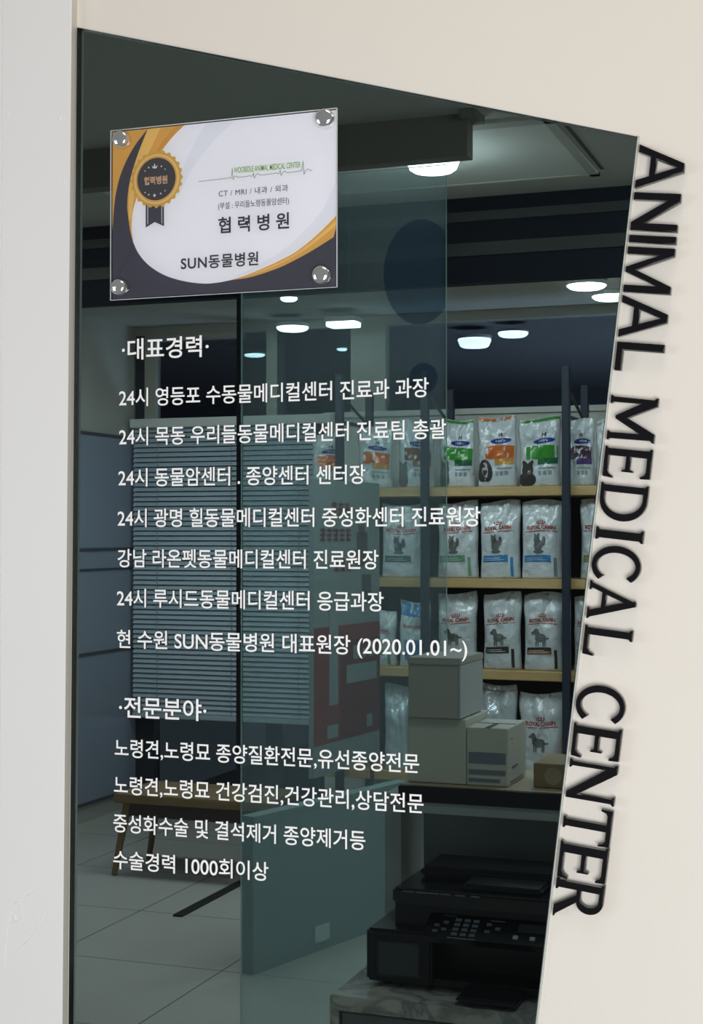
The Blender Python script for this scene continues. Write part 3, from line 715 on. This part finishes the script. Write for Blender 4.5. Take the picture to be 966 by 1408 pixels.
# ================================================================== PET FOOD BAGS
class Bag:
    def __init__(s, cx, y0, z0, w, h, d, seed, tilt=0.):
        s.cx, s.y0, s.z0, s.w, s.h, s.d, s.seed, s.tilt = cx, y0, z0, w, h, d, seed, tilt
    def surf(s, u, v, side=-1):
        wv = s.w/2*(1-.05*math.sin(math.pi*min(1, v*1.15)) - .03*(v > .9)*(v-.9)*10)
        body = (1-max(0, (v-.50)/.5)**1.7) * min(1, .80+1.6*v) if v < 1 else 0
        dep = s.d/2*max(body, .02)*max(0, 1-abs(u)**3.2)**.55
        x = u*wv
        wr = noise.noise(Vector((u*2.4+s.seed*3.1, v*4.2, s.seed)))*.020*(.35+v) + noise.noise(Vector((u*5+v*3, v*9-u*4, s.seed+5)))*.010*(.2+1.2*v)
        rg = 1-abs(noise.noise(Vector((u*1.7+v*2.6+s.seed, v*3.3-u*2.2, s.seed*1.7))))*2.2
        wr += .012*max(0, rg-.35)*min(1, max(0, v-.25)*2)
        wr *= (1-abs(u)**4)
        zz = v*s.h + .010*math.sin(u*2+s.seed)*v
        yy = s.d/2 + side*(dep+wr*(1 if body > .05 else .6))
        x += .010*noise.noise(Vector((v*3, s.seed, u)))*v
        return Vector((s.cx+x+s.tilt*zz, s.y0+yy, s.z0+zz))
    def mesh(s, nu=22, nv=30):
        b = bmesh.new(); rows = {}
        for side in (-1, 1):
            g_ = [[b.verts.new(s.surf(-1+2*i/nu, j/nv, side)) for i in range(nu+1)] for j in range(nv+1)]
            for j in range(nv):
                for i in range(nu):
                    q = [g_[j][i], g_[j][i+1], g_[j+1][i+1], g_[j+1][i]]
                    b.faces.new(q if side < 0 else q[::-1])
            rows[side] = g_
        for i in range(nu):
            a = rows[-1][0]; c = rows[1][0]; b.faces.new((a[i], c[i], c[i+1], a[i+1]))
        bmesh.ops.remove_doubles(b, verts=b.verts, dist=.0008)
        bmesh.ops.recalc_face_normals(b, faces=b.faces)
        return b
    def put(s, u, v, off):
        p = s.surf(max(-.98, min(.98, u)), max(.004, min(.995, v))); return p + Vector((0, -off, 0))
    def rect(s, u0, u1, v0, v1, off=.002, n=8, m=8, wave=0.):
        b = bmesh.new()
        g_ = [[b.verts.new(s.put(u0+(u1-u0)*i/n, v0+(v1-v0)*j/m + wave*math.sin(3.0*i/n+.5)*(j/m), off)) for i in range(n+1)] for j in range(m+1)]
        for j in range(m):
            for i in range(n): b.faces.new((g_[j][i], g_[j][i+1], g_[j+1][i+1], g_[j+1][i]))
        return b
    def blob(s, cu, cv, ru, rv, fn=lambda a: 1., off=.0025, n=28):
        b = bmesh.new(); c = b.verts.new(s.put(cu, cv, off)); prev = None
        for k in range(1, 4):
            ring = [b.verts.new(s.put(cu+ru*k/3*fn(2*math.pi*i/n)*math.cos(2*math.pi*i/n), cv+rv*k/3*fn(2*math.pi*i/n)*math.sin(2*math.pi*i/n), off)) for i in range(n)]
            for i in range(n):
                j = (i+1) % n
                if prev is None: b.faces.new((c, ring[i], ring[j]))
                else: b.faces.new((prev[i], ring[i], ring[j], prev[j]))
            prev = ring
        return b
    def text(s, t_, u0, u1, v0, v1, off=.003, bold=.02):
        b = text_bm(t_, bold); x0, x1, y0, y1 = bounds(b)
        for v in b.verts: v.co = s.put(u0+(u1-u0)*(v.co.x-x0)/(x1-x0), v0+(v1-v0)*(v.co.y-y0)/(y1-y0), off)
        return b
def merge(*bs):
    r = bs[0]
    for x in bs[1:]: join(r, x)
    return r
def make_bag(px0, px1, ytop, z, label, group, seed, y0=None, d=.10, film='bag'):
    y0 = YS+.035 if y0 is None else y0
    a, c = P(px0, 735, y=y0), P(px1, 735, y=y0); zt = P((px0+px1)/2, ytop, y=y0+d/2).z; ztop = min([q for q in BZ if q > z+.1]+[9])-.072
    bg = Bag((a.x+c.x)/2, y0, z+.001, (c.x-a.x)*.985, min(zt, ztop)-z, d, seed)
    t_ = thing('pet_food_bag', ((a.x+c.x)/2, y0+d/2, z), label, 'pet food bag', group)
    mk('pouch', bg.mesh(), M[film], t_, True)
    return bg, t_
EARS_DOG = lambda a: 1+.35*max(0, math.cos(2*(a-math.radians(205))))*(math.sin(a) < .3)
EARS_UP = lambda a: 1+.75*max(0, math.cos((a-math.radians(60))*4))*(30 < math.degrees(a) < 90)+.75*max(0, math.cos((a-math.radians(120))*4))*(90 < math.degrees(a) < 150)
def prescription(px0, px1, ytop, z, strip_, c1, c2, animal, label, seed):
    bg, t_ = make_bag(px0, px1, ytop, z, label, 'striped label bags on the top shelf', seed)
    if strip_: mk('top_strip', bg.rect(-.95, .95, .955, .992, .004), M[strip_], t_)
    # blue ribbon with its small emblem and lettering
    mk('ribbon_label', bg.blob(.28, .655, .46, .045, lambda a: 1+.16*math.cos(2*a)), M['blueprint'], t_)
    e = mk('emblem', merge(bg.rect(.18, .23, .715, .775), bg.rect(.33, .38, .715, .775), bg.rect(.18, .38, .738, .753)), M['animal'], t_)
    mk('ribbon_lettering', bg.text("Hill's", .06, .50, .637, .675, .0045), M['bag'], t_)
    mk('colour_band', bg.rect(-.50 if seed % 2 else -.62, .93, .40, .575, .0022, wave=.02), M[c1], t_)
    mk('lower_band', bg.rect(-.02, .93, .315, .40, .0022), M[c2], t_)
    mk('small_print', merge(*[bg.rect(.0+k*.25, .17+k*.25, .16, .22) for k in range(3)], bg.rect(0, .85, .25, .27)), M['greyprint'], t_)
    if animal == 'spaniel':
        mk('animal_picture', bg.blob(-.55, .235, .38, .155, lambda a: 1+.22*max(0, -math.sin(a))*abs(math.cos(a))*2), M['animal'], t_)
        mk('muzzle', bg.blob(-.55, .225, .17, .135), M['animal3'], t_); mk('nose', bg.blob(-.55, .185, .07, .03, off=.004), M['animal'], t_)
    elif animal == 'pointy':
        mk('animal_picture', merge(bg.blob(-.52, .235, .30, .10, EARS_UP), bg.blob(-.55, .10, .45, .11)), M['animal'], t_)
        mk('muzzle', bg.blob(-.42, .20, .12, .035, off=.004), M['brown'], t_)
    elif animal == 'cat':
        mk('animal_picture', merge(bg.blob(-.62, .26, .28, .085, EARS_UP), bg.blob(-.62, .13, .32, .14)), M['animal2'], t_)
    return t_
prescription(424, 470, 598, BZ[0], None, 'orange', 'orange2', None, 'orange labelled bag half behind the left shelf post, leftmost on the top shelf', 1)
prescription(488, 536, 590, BZ[0], None, 'orange', 'orange2', None, 'orange labelled bag second from the left on the top shelf', 2)
prescription(543, 594, 580, BZ[0], None, 'brown', 'brown2', 'cat', 'brown labelled bag with a cat picture on the top shelf', 3)
prescription(600, 650, 577, BZ[0], 'green', 'green', 'green2', 'cat', 'green labelled bag right of the middle shelf post with a cat picture', 4)
prescription(653, 708, 573, BZ[0], 'orange', 'orange', 'orange2', 'spaniel', 'orange topped bag with a floppy eared dog picture on the top shelf', 5)
prescription(710, 769, 575, BZ[0], 'green', 'green', 'green2', 'pointy', 'green labelled bag with a black prick eared dog picture on the top shelf', 6)
prescription(772, 815, 578, BZ[0], None, 'plum', 'purple', None, 'purple labelled bag behind the right shelf post on the top shelf', 7)
bg, t_ = make_bag(816, 862, 578, BZ[0], 'plain pale bag at the right end of the top shelf by the glass edge', 'striped label bags on the top shelf', 8)
mk('seam', bg.rect(-.9, .9, .93, .95, .003), M['greyprint'], t_)

def royal(px0, px1, ytop, z, bar, animal, label, seed, group, stripe=None, bar2=None, low=False):
    bg, t_ = make_bag(px0, px1, ytop, z, label, group, seed)
    o = -.10
    crown = [bg.blob(.0+k*.09, .712+.012*(1-abs(k)/2), .022, .018) for k in (-2, -1, 0, 1, 2)]
    mk('crown', merge(*crown, bg.rect(-.18, .18, .688, .698)), M['red'], t_)
    mk('red_lettering', bg.text('ROYAL CANIN', -.68, .68, .625, .675, .003, .03), M['red'], t_)
    mk('red_rule', bg.rect(-.78, .78, .598, .607), M['red'], t_)
    if animal == 'cat':
        mk('animal_picture', merge(bg.blob(-.22, .50, .13, .048, EARS_UP), bg.blob(-.12, .42, .20, .075), bg.blob(-.10, .345, .24, .022), bg.blob(.12, .475, .09, .06)), M['animal2'], t_)
    elif animal == 'dog':
        mk('animal_picture', merge(bg.blob(-.34, .505, .13, .036), bg.blob(-.47, .492, .09, .018), bg.blob(-.27, .465, .12, .045), bg.blob(-.08, .42, .30, .052), *[bg.blob(u, .36, .032, .055) for u in (-.30, -.20, .08, .17)], bg.blob(.26, .415, .13, .010)), M['animal2'], t_)
    if bar: mk('name_bar', bg.rect(-.80, .48, .215, .30), M[bar], t_)
    if bar2: mk('name_bar', bg.rect(-.78, .46, .215, .255, .0035), M[bar2], t_)
    if stripe: mk('side_stripe', bg.rect(.60, .74, .03, .27), M[stripe], t_)
    mk('small_print', merge(bg.rect(-.7, .3, .235, .243, .005), bg.rect(-.7, .1, .258, .266, .005)), M['bag'], t_)
    return t_
G2, G3, G4 = 'white crown bags on the second shelf', 'white crown bags on the third shelf', 'bags on the lowest shelf'
royal(520, 582, 693, BZ[1], 'teal', 'cat', 'white bag with a grey green bar left of the middle post on the second shelf', 11, G2)
royal(597, 655, 690, BZ[1], 'leaf', 'cat', 'white bag with a pale green bar and stripe on the second shelf', 12, G2, 'leaf')
royal(656, 713, 688, BZ[1], 'skyblue', 'cat', 'wrinkled white bag with a blue bar, left of the blue barred smooth one', 13, G2, 'skyblue')
royal(713, 773, 688, BZ[1], 'skyblue', 'cat', 'smooth white bag with a blue bar just left of the right shelf post', 14, G2, 'cartonprint')
royal(794, 850, 686, BZ[1], 'olive', None, 'white bag with an olive bar cut off by the glass edge on the second shelf', 15, G2)
royal(497, 542, 838, BZ[2], 'green', None, 'white and green bag at the left of the third shelf', 16, G3, 'green')
bg, t_ = make_bag(545, 588, 826, BZ[2], 'blue and white bag beside the green one on the third shelf', G3, 17)
mk('blue_top', bg.rect(-.9, .9, .78, .97, .003), M['skyblue'], t_); mk('red_lettering', bg.text('ROYAL CANIN', -.6, .6, .60, .65, .003, .03), M['red'], t_); mk('name_bar', bg.rect(-.5, .8, .12, .42, .003), M['skyblue'], t_)
royal(597, 653, 812, BZ[2], None, 'dog', 'crumpled white bag right of the middle post above the white carton', 18, G3)
royal(660, 714, 810, BZ[2], 'darkbrown', 'dog', 'white bag with a dark brown bar and a dog picture', 19, G3, 'darkbrown')
royal(716, 773, 811, BZ[2], 'darkbrown', 'dog', 'white bag with a brown and orange bar left of the right post', 20, G3, 'darkbrown', 'chestnut')
royal(785, 835, 822, BZ[2], None, None, 'white bag cut off by the glass edge on the third shelf', 21, G3)
bg, t_ = make_bag(524, 566, 942, BZ[3], 'silvery crumpled bag between the red poster and the white cartons', G4, 22, film='bag_silver')
mk('seam', bg.rect(-.9, .9, .90, .925, .003), M['greyprint'], t_)
bg, t_ = make_bag(647, 708, 934, BZ[3], 'plain white bag turned round behind the printed carton', G4, 23, film='bag_silver')
mk('seam', bg.rect(-.92, .92, .93, .95, .003), M['greyprint'], t_)
royal(710, 774, 952, BZ[3], None, 'dog', 'white bag with red crown print above the brown carton', 24, G4)

# ================================================================== POSTER BOARD
pr = Vector((-2.40, 5.12, 0)); pdir = Vector((.106, 1, 0)).normalized()
pnl = pr - pdir*.70
def pb(s, z, off): 
    n_ = Vector((pdir.y, -pdir.x, 0)); q = pnl + pdir*s + n_*off; return Vector((q.x, q.y, z))
def pbox(s0, s1, z0_, z1_, o0, o1):
    b = bmesh.new(); v = [b.verts.new(pb(s, z, o)) for o in (o0, o1) for s, z in ((s0, z0_), (s1, z0_), (s1, z1_), (s0, z1_))]
    for f_ in ((0, 1, 2, 3), (7, 6, 5, 4), (0, 4, 5, 1), (1, 5, 6, 2), (2, 6, 7, 3), (3, 7, 4, 0)): b.faces.new([v[i] for i in f_])
    bmesh.ops.recalc_face_normals(b, faces=b.faces); return b
po = thing('poster_stand', pb(.35, 0, -.02), 'pale and red poster on a stand at the left end of the shelves', 'poster')
mk('board', pbox(0, .70, .46, 1.80, -.025, 0), M['poster_white'], po)
mk('red_field', pbox(.0, .70, .60, 1.13, 0, .001), M['poster_red'], po)
mk('deep_red_field', pbox(.27, .70, .60, 1.06, .001, .002), M['poster_red2'], po)
mk('white_box', pbox(.33, .66, .855, .94, .002, .003), M['poster_white'], po)
mk('pale_figure', merge(pbox(.40, .47, .965, 1.03, .002, .003), pbox(.50, .54, .965, 1.01, .002, .003), pbox(.58, .63, .965, 1.04, .002, .003), pbox(.55, .61, .63, .69, .002, .003)), M['poster_white'], po)
mk('pen_picture', merge(pbox(.15, .24, .77, 1.26, .002, .003), pbox(.13, .24, .62, .68, .002, .003)), M['greyprint'], po)
def ptext(s, s0, s1, z0_, z1_, m_, nm):
    b = text_bm(s, .03); x0, x1, y0, y1 = bounds(b)
    for v in b.verts: v.co = pb(s0+(s1-s0)*(v.co.x-x0)/(x1-x0), z0_+(z1_-z0_)*(v.co.y-y0)/(y1-y0), .003)
    mk(nm, b, m_, po)
rr = random.Random(3)
glyphs = []
for z, s0_, k_ in ((1.64, .18, 3), (1.52, .06, 5), (1.38, .20, 3)):
    for k in range(k_):
        x_ = s0_+k*.066
        for q in range(3): glyphs.append(pbox(x_+.004*rr.random(), x_+.050, z+q*.022, z+q*.022+.012, .001, .002))
        glyphs.append(pbox(x_+.012+.02*rr.random(), x_+.024+.02*rr.random(), z, z+.06, .001, .002))
mk('red_lettering', merge(*glyphs), M['redtext'], po)
b = merge(pbox(.44, .56, 1.40, 1.56, .001, .002), pbox(.46, .53, 1.54, 1.60, .001, .002), pbox(.50, .60, 1.22, 1.36, .001, .002))
mk('dark_figure', b, M['poster_dark'], po)
for s in (.06, .64):
    mk('leg', rod(pb(s, 0, -.012), pb(s, .47, -.012), .010), M['post'], po)

# ================================================================== BENCH
bl, br_ = -3.37, -2.62
bn = thing('wooden_bench', ((bl+br_)/2, 4.4, 0), 'low wooden bench with splayed legs below the blind', 'bench')
mk('seat', box(bl, br_, 4.22, 4.62, .335, .375, .004), M['wood2'], bn)
for x, y in ((bl+.05, 4.27), (bl+.05, 4.57), (br_-.05, 4.27), (br_-.05, 4.57)):
    sgn = -1 if x < (bl+br_)/2 else 1
    lg = mk('leg', rod((x+sgn*.06, y+(-.02 if y < 4.4 else .02), 0.004), (x, y, .335), .013, 12, .021), M['wood2'], bn)
mk('apron', merge(box(bl+.05, br_-.05, 4.26, 4.28, .27, .335), box(bl+.05, br_-.05, 4.56, 4.58, .27, .335)), M['darkbrown'], bn)

# ================================================================== LOW PARTITION, COUNTER
lp_ = thing('low_partition', (-2.07, 3.4, 0), 'low teal grey partition panel behind the glass partition, left of the counter', 'partition')
PA, PB = Vector((-2.154, 3.01, 0)), Vector((-1.885, 3.95, 0))
pd_ = (PB-PA).normalized(); pn_ = Vector((pd_.y, -pd_.x, 0))
def prism(a, c, n_, th, z0_, z1_):
    b = bmesh.new(); v = [b.verts.new((q.x, q.y, z)) for z in (z0_, z1_) for q in (a, c, c-n_*th, a-n_*th)]
    for f_ in ((0, 1, 2, 3), (7, 6, 5, 4), (0, 4, 5, 1), (1, 5, 6, 2), (2, 6, 7, 3), (3, 7, 4, 0)): b.faces.new([v[i] for i in f_])
    bmesh.ops.recalc_face_normals(b, faces=b.faces); return b
mk('panel', prism(PA, PB, pn_, .05, 0, .535), M['partition'], lp_)
mk('cap', prism(PA+pn_*.004, PB+pn_*.004, pn_, .058, .535, .555), M['partition'], lp_)
oc = PA + pd_*.40
mk('outlet', prism(oc-pd_*.045, oc+pd_*.045, -pn_, .006, .035, .095), M['outlet'], lp_)

z_l = .915
cx0 = P(548, 1078, y=1.75).x; cx1 = -.40
ct = thing('reception_counter', ((cx0+cx1)/2, 1.95, 0), 'reception counter with a wooden ledge and black front edge behind the printer', 'counter')
mk('ledge', box(cx0, cx1, 1.76, 2.10, z_l-.03, z_l, .002), M['countertop'], ct)
mk('edge_band', box(cx0, cx1, 1.745, 1.76, z_l-.040, z_l-.001, .001), M['counteredge'], ct)
mk('lip', box(cx0+.03, cx1, 1.75, 1.77, z_l-.068, z_l-.040), M['counterlip'], ct)
mk('back_panel', box(cx0+.02, cx1, 1.90, 1.94, 0, z_l-.03), M['counterpanel'], ct)
sx0, sx1 = P(534, 1150, y=1.85).x, P(556, 1150, y=1.85).x
mk('side_panel', box(sx0, sx1, 1.82, 2.10, 0, z_l-.035), M['counterlip'], ct)

# ------------------------------------------------------------------ cartons on the counter
def carton(name, xa, xb, ya, yb, za, zb, m, label, group, bev=.002):
    t_ = thing(name, ((xa+xb)/2, (ya+yb)/2, za), label, 'carton', group)
    mk('body', box(xa, xb, ya, yb, za, zb, bev, 1), m, t_)
    return t_
GC = 'cartons on the counter'
h1 = P(600, 988, y=1.80).z
xa, xb = P(560, 1030, y=1.80).x, P(640, 1030, y=1.80).x
t_ = carton('carton', xa, xb, 1.80, 2.02, z_l+.001, h1, M['carton'], 'lower plain white carton at the left end of the counter ledge', GC)
mk('flap_gap', box(xa+.01, xb-.01, 1.905, 1.909, h1, h1+.001), M['tape'], t_)
h2 = P(600, 911, y=1.785).z
xa2, xb2 = P(561, 950, y=1.785).x, P(631, 950, y=1.785).x
t_ = carton('carton', xa2, xb2, 1.785, 2.0, h1+.002, h2, M['carton2'], 'upper greyish white carton stacked on the plain white one', GC)
mk('lid', box(xa2-.001, xb2+.005, 1.781, 2.004, h2-.006, h2+.012, .002), M['carton2'], t_)
mk('side_tape', box(xb2, xb2+.004, 1.783, 2.0, h1+.004, h2-.006), M['outlet'], t_)
xa, xb = P(640, 1040, y=1.80).x, P(698, 1040, y=1.80).x
h3 = P(670, 1001, y=1.80).z
t_ = carton('carton', xa+.002, xb, 1.80, 1.995, z_l+.001, h3, M['carton'], 'white carton with grey blue print on its front, beside the plain cartons', GC)
mk('front_print', merge(box(xa+.008, xb-.006, 1.7985, 1.80, h3-.090, h3-.062), box(xa+.008, xb-.006, 1.7985, 1.80, h3-.118, h3-.106), box(xa+.008, xb-.02, 1.7985, 1.80, h3-.136, h3-.128)), M['cartonprint'], t_)
mk('side_print', merge(box(xb, xb+.001, 1.83, 1.85, h3-.03, h3-.028), box(xb, xb+.001, 1.84, 1.90, h3-.105, h3-.10), box(xb, xb+.001, 1.82, 1.96, h3-.14, h3-.135)), M['cartonprint'], t_)
mk('flap_gap', merge(box(xa+.004, xb-.002, 1.895, 1.899, h3, h3+.001), box(xb-.06, xb-.045, 1.80, 1.90, h3, h3+.0005)), M['tape'], t_)
xa = P(733, 1070, y=1.82).x; h4 = P(750, 1050, y=1.82).z
t_ = carton('carton', xa, xa+.15, 1.82, 2.0, z_l+.001, h4, M['kraft'], 'low brown carton at the right of the counter ledge by the glass edge', GC)
mk('round_mark', cyl((xa+.05, 1.8195, (z_l+h4)/2), .022, .001, 'Y', 24), M['countertop'], t_)

# ================================================================== MARBLE CABINET AND PRINTER
zm = .50
cb = thing('marble_cabinet', (-.85, 1.6, 0), 'grey marble topped cabinet under the black printer', 'cabinet')
xm = P(453, 1368, z=zm).x; ym = P(453, 1368, z=zm).y
b = box(xm, -.30, ym, ym+.41, zm-.034, zm, .002)
mk('top', b, M['marble'], cb)
xs = P(465, 1400, y=ym).x
mk('side_panel', box(xm, xs, ym+.002, ym+.41, 0, zm-.034), M['marble'], cb)
dr = mk('drawer', box(xs+.004, -.62, ym+.010, ym+.03, .24, zm-.039, .002), M['drawer'], cb)
mk('handle', box(-1.0, -.86, ym+.004, ym+.010, .40, .41), M['counteredge'], dr)
mk('drawer', box(xs+.004, -.62, ym+.010, ym+.03, .02, .236, .002), M['drawer'], cb)
mk('carcass', box(xs+.002, -.30, ym+.032, ym+.40, 0, zm-.034), M['counteredge'], cb)

yf = 1.425
pt_ = thing('multifunction_printer', (-.93, yf+.2, zm), 'black multifunction printer with keypad standing on the marble cabinet', 'printer')
def X(px, py=1280, y=yf): return P(px, py, y=y).x
def Z(py, px=600, y=yf): return P(px, py, y=y).z
x0p = X(503); x1p = x0p+.475
zb0 = zm+.012; zb1 = Z(1276, 510)
# base shell with an open centre bay
xw0 = X(593); 
b = box(x0p, xw0, yf, yf+.33, zb0, zb1, .006)
b = box(xw0-.004, x1p, yf+.10, yf+.33, zb0, zb1, .004, bm=b)
b = box(x1p-.05, x1p, yf, yf+.33, zb0, zb1, .006, bm=b)
b = box(xw0-.004, x1p-.04, yf+.012, yf+.12, zb0, zb0+.016, bm=b)
mk('base', b, M['printer'], pt_)
mk('foot', merge(*[cyl((x, y, zm+.006), .012, .012) for x in (x0p+.04, x1p-.04) for y in (yf+.04, yf+.29)]), M['printer2'], pt_)
wx0, wx1, wz0, wz1 = X(517), X(581), Z(1345, 550), Z(1291, 550)
mk('window_frame', box(wx0, wx1, yf-.005, yf+.01, wz0, wz1, .004), M['printer2'], pt_)
mk('ink_window', box(wx0+.008, wx1-.008, yf-.0065, yf, wz0+.008, wz1-.008, .001), M['inkwin'], pt_)
# scanner unit
xs0 = X(535, 1230); ys = yf+.02
zs0 = zb1-.006; zs1 = P(535, 1221, y=ys).z
b = box(xs0, x1p-.025, ys+.02, yf+.31, zs0, zs1, .005)
mk('scanner_body', b, M['printer'], pt_)
b = box(xs0, x1p-.025, ys, yf+.31, zs1-.035, zs1+.002, .006)
mk('scanner_lid', b, M['printer2'], pt_)
b = box(xs0+.03, x1p-.06, ys+.12, yf+.30, zs1, zs1+.030, .010)
b = box(xs0+.16, x1p-.07, ys+.03, ys+.20, zs1, zs1+.016, .006, bm=b)
mk('document_feeder', b, M['printer'], pt_)
mk('lid_print', merge(*[box(X(px, 1222, ys), X(px+w_, 1222, ys), ys-.0008, ys+.004, zs1-.006, zs1-.0035) for px, w_ in ((553, 16), (571, 14), (585, 18), (605, 14), (625, 14), (647, 12))]), M['key'], pt_)
# tilted control panel
pz1 = P(650, 1262, y=ys+.005).z; pz0 = P(650, 1300, y=yf-.03).z
A0, A1 = X(586), x1p-.004
def cp(s, tt, off=0.):      # s across, tt down the slope
    y = ys+.015+(yf-.035-ys-.015)*tt; z = pz1+(pz0+.012-pz1)*tt
    return Vector((A0+(A1-A0)*s, y, z)) + Vector((0, -.5, .85))*off
def slab(s0, s1, t0, t1, o0, o1):
    b = bmesh.new(); v = [b.verts.new(cp(s, tt, o)) for o in (o0, o1) for s, tt in ((s0, t0), (s1, t0), (s1, t1), (s0, t1))]
    for f_ in ((0, 1, 2, 3), (7, 6, 5, 4), (0, 4, 5, 1), (1, 5, 6, 2), (2, 6, 7, 3), (3, 7, 4, 0)): b.faces.new([v[i] for i in f_])
    bmesh.ops.recalc_face_normals(b, faces=b.faces); return b
cpn = mk('control_panel', slab(0, 1, 0, 1, -.018, 0), M['printer2'], pt_)
for r_ in range(4):
    for c_ in range(3):
        s = .20+c_*.065; tt = .16+r_*.2
        mk('key', slab(s, s+.042, tt, tt+.11, 0, .0025), M['key'], cpn)
for s, tt in ((.06, .45), (.06, .7), (.12, .3), (.12, .6), (.43, .25), (.43, .55), (.5, .4)):
    mk('key', slab(s, s+.035, tt, tt+.10, 0, .0025), M['key'], cpn)
mk('display', slab(.66, .92, .15, .50, 0, .002), M['inkwin'], cpn)
for s in (.64, .76, .88):
    mk('key', slab(s, s+.035, .66, .80, 0, .0025), M['keylight'], cpn)
mk('panel_print', merge(slab(.18, .38, .95, .985, 0, .001), slab(.1, .2, .04, .07, 0, .001), slab(.45, .55, .1, .13, 0, .001)), M['key'], cpn)
# output tray
tr0, tr1 = P(632, 1385, z=zm+.012), P(708, 1392, z=zm+.012)
b = box(X(640), X(722), yf-.085, yf+.10, zm+.010, zm+.022, .004)
mk('output_tray', b, M['printer'], pt_)
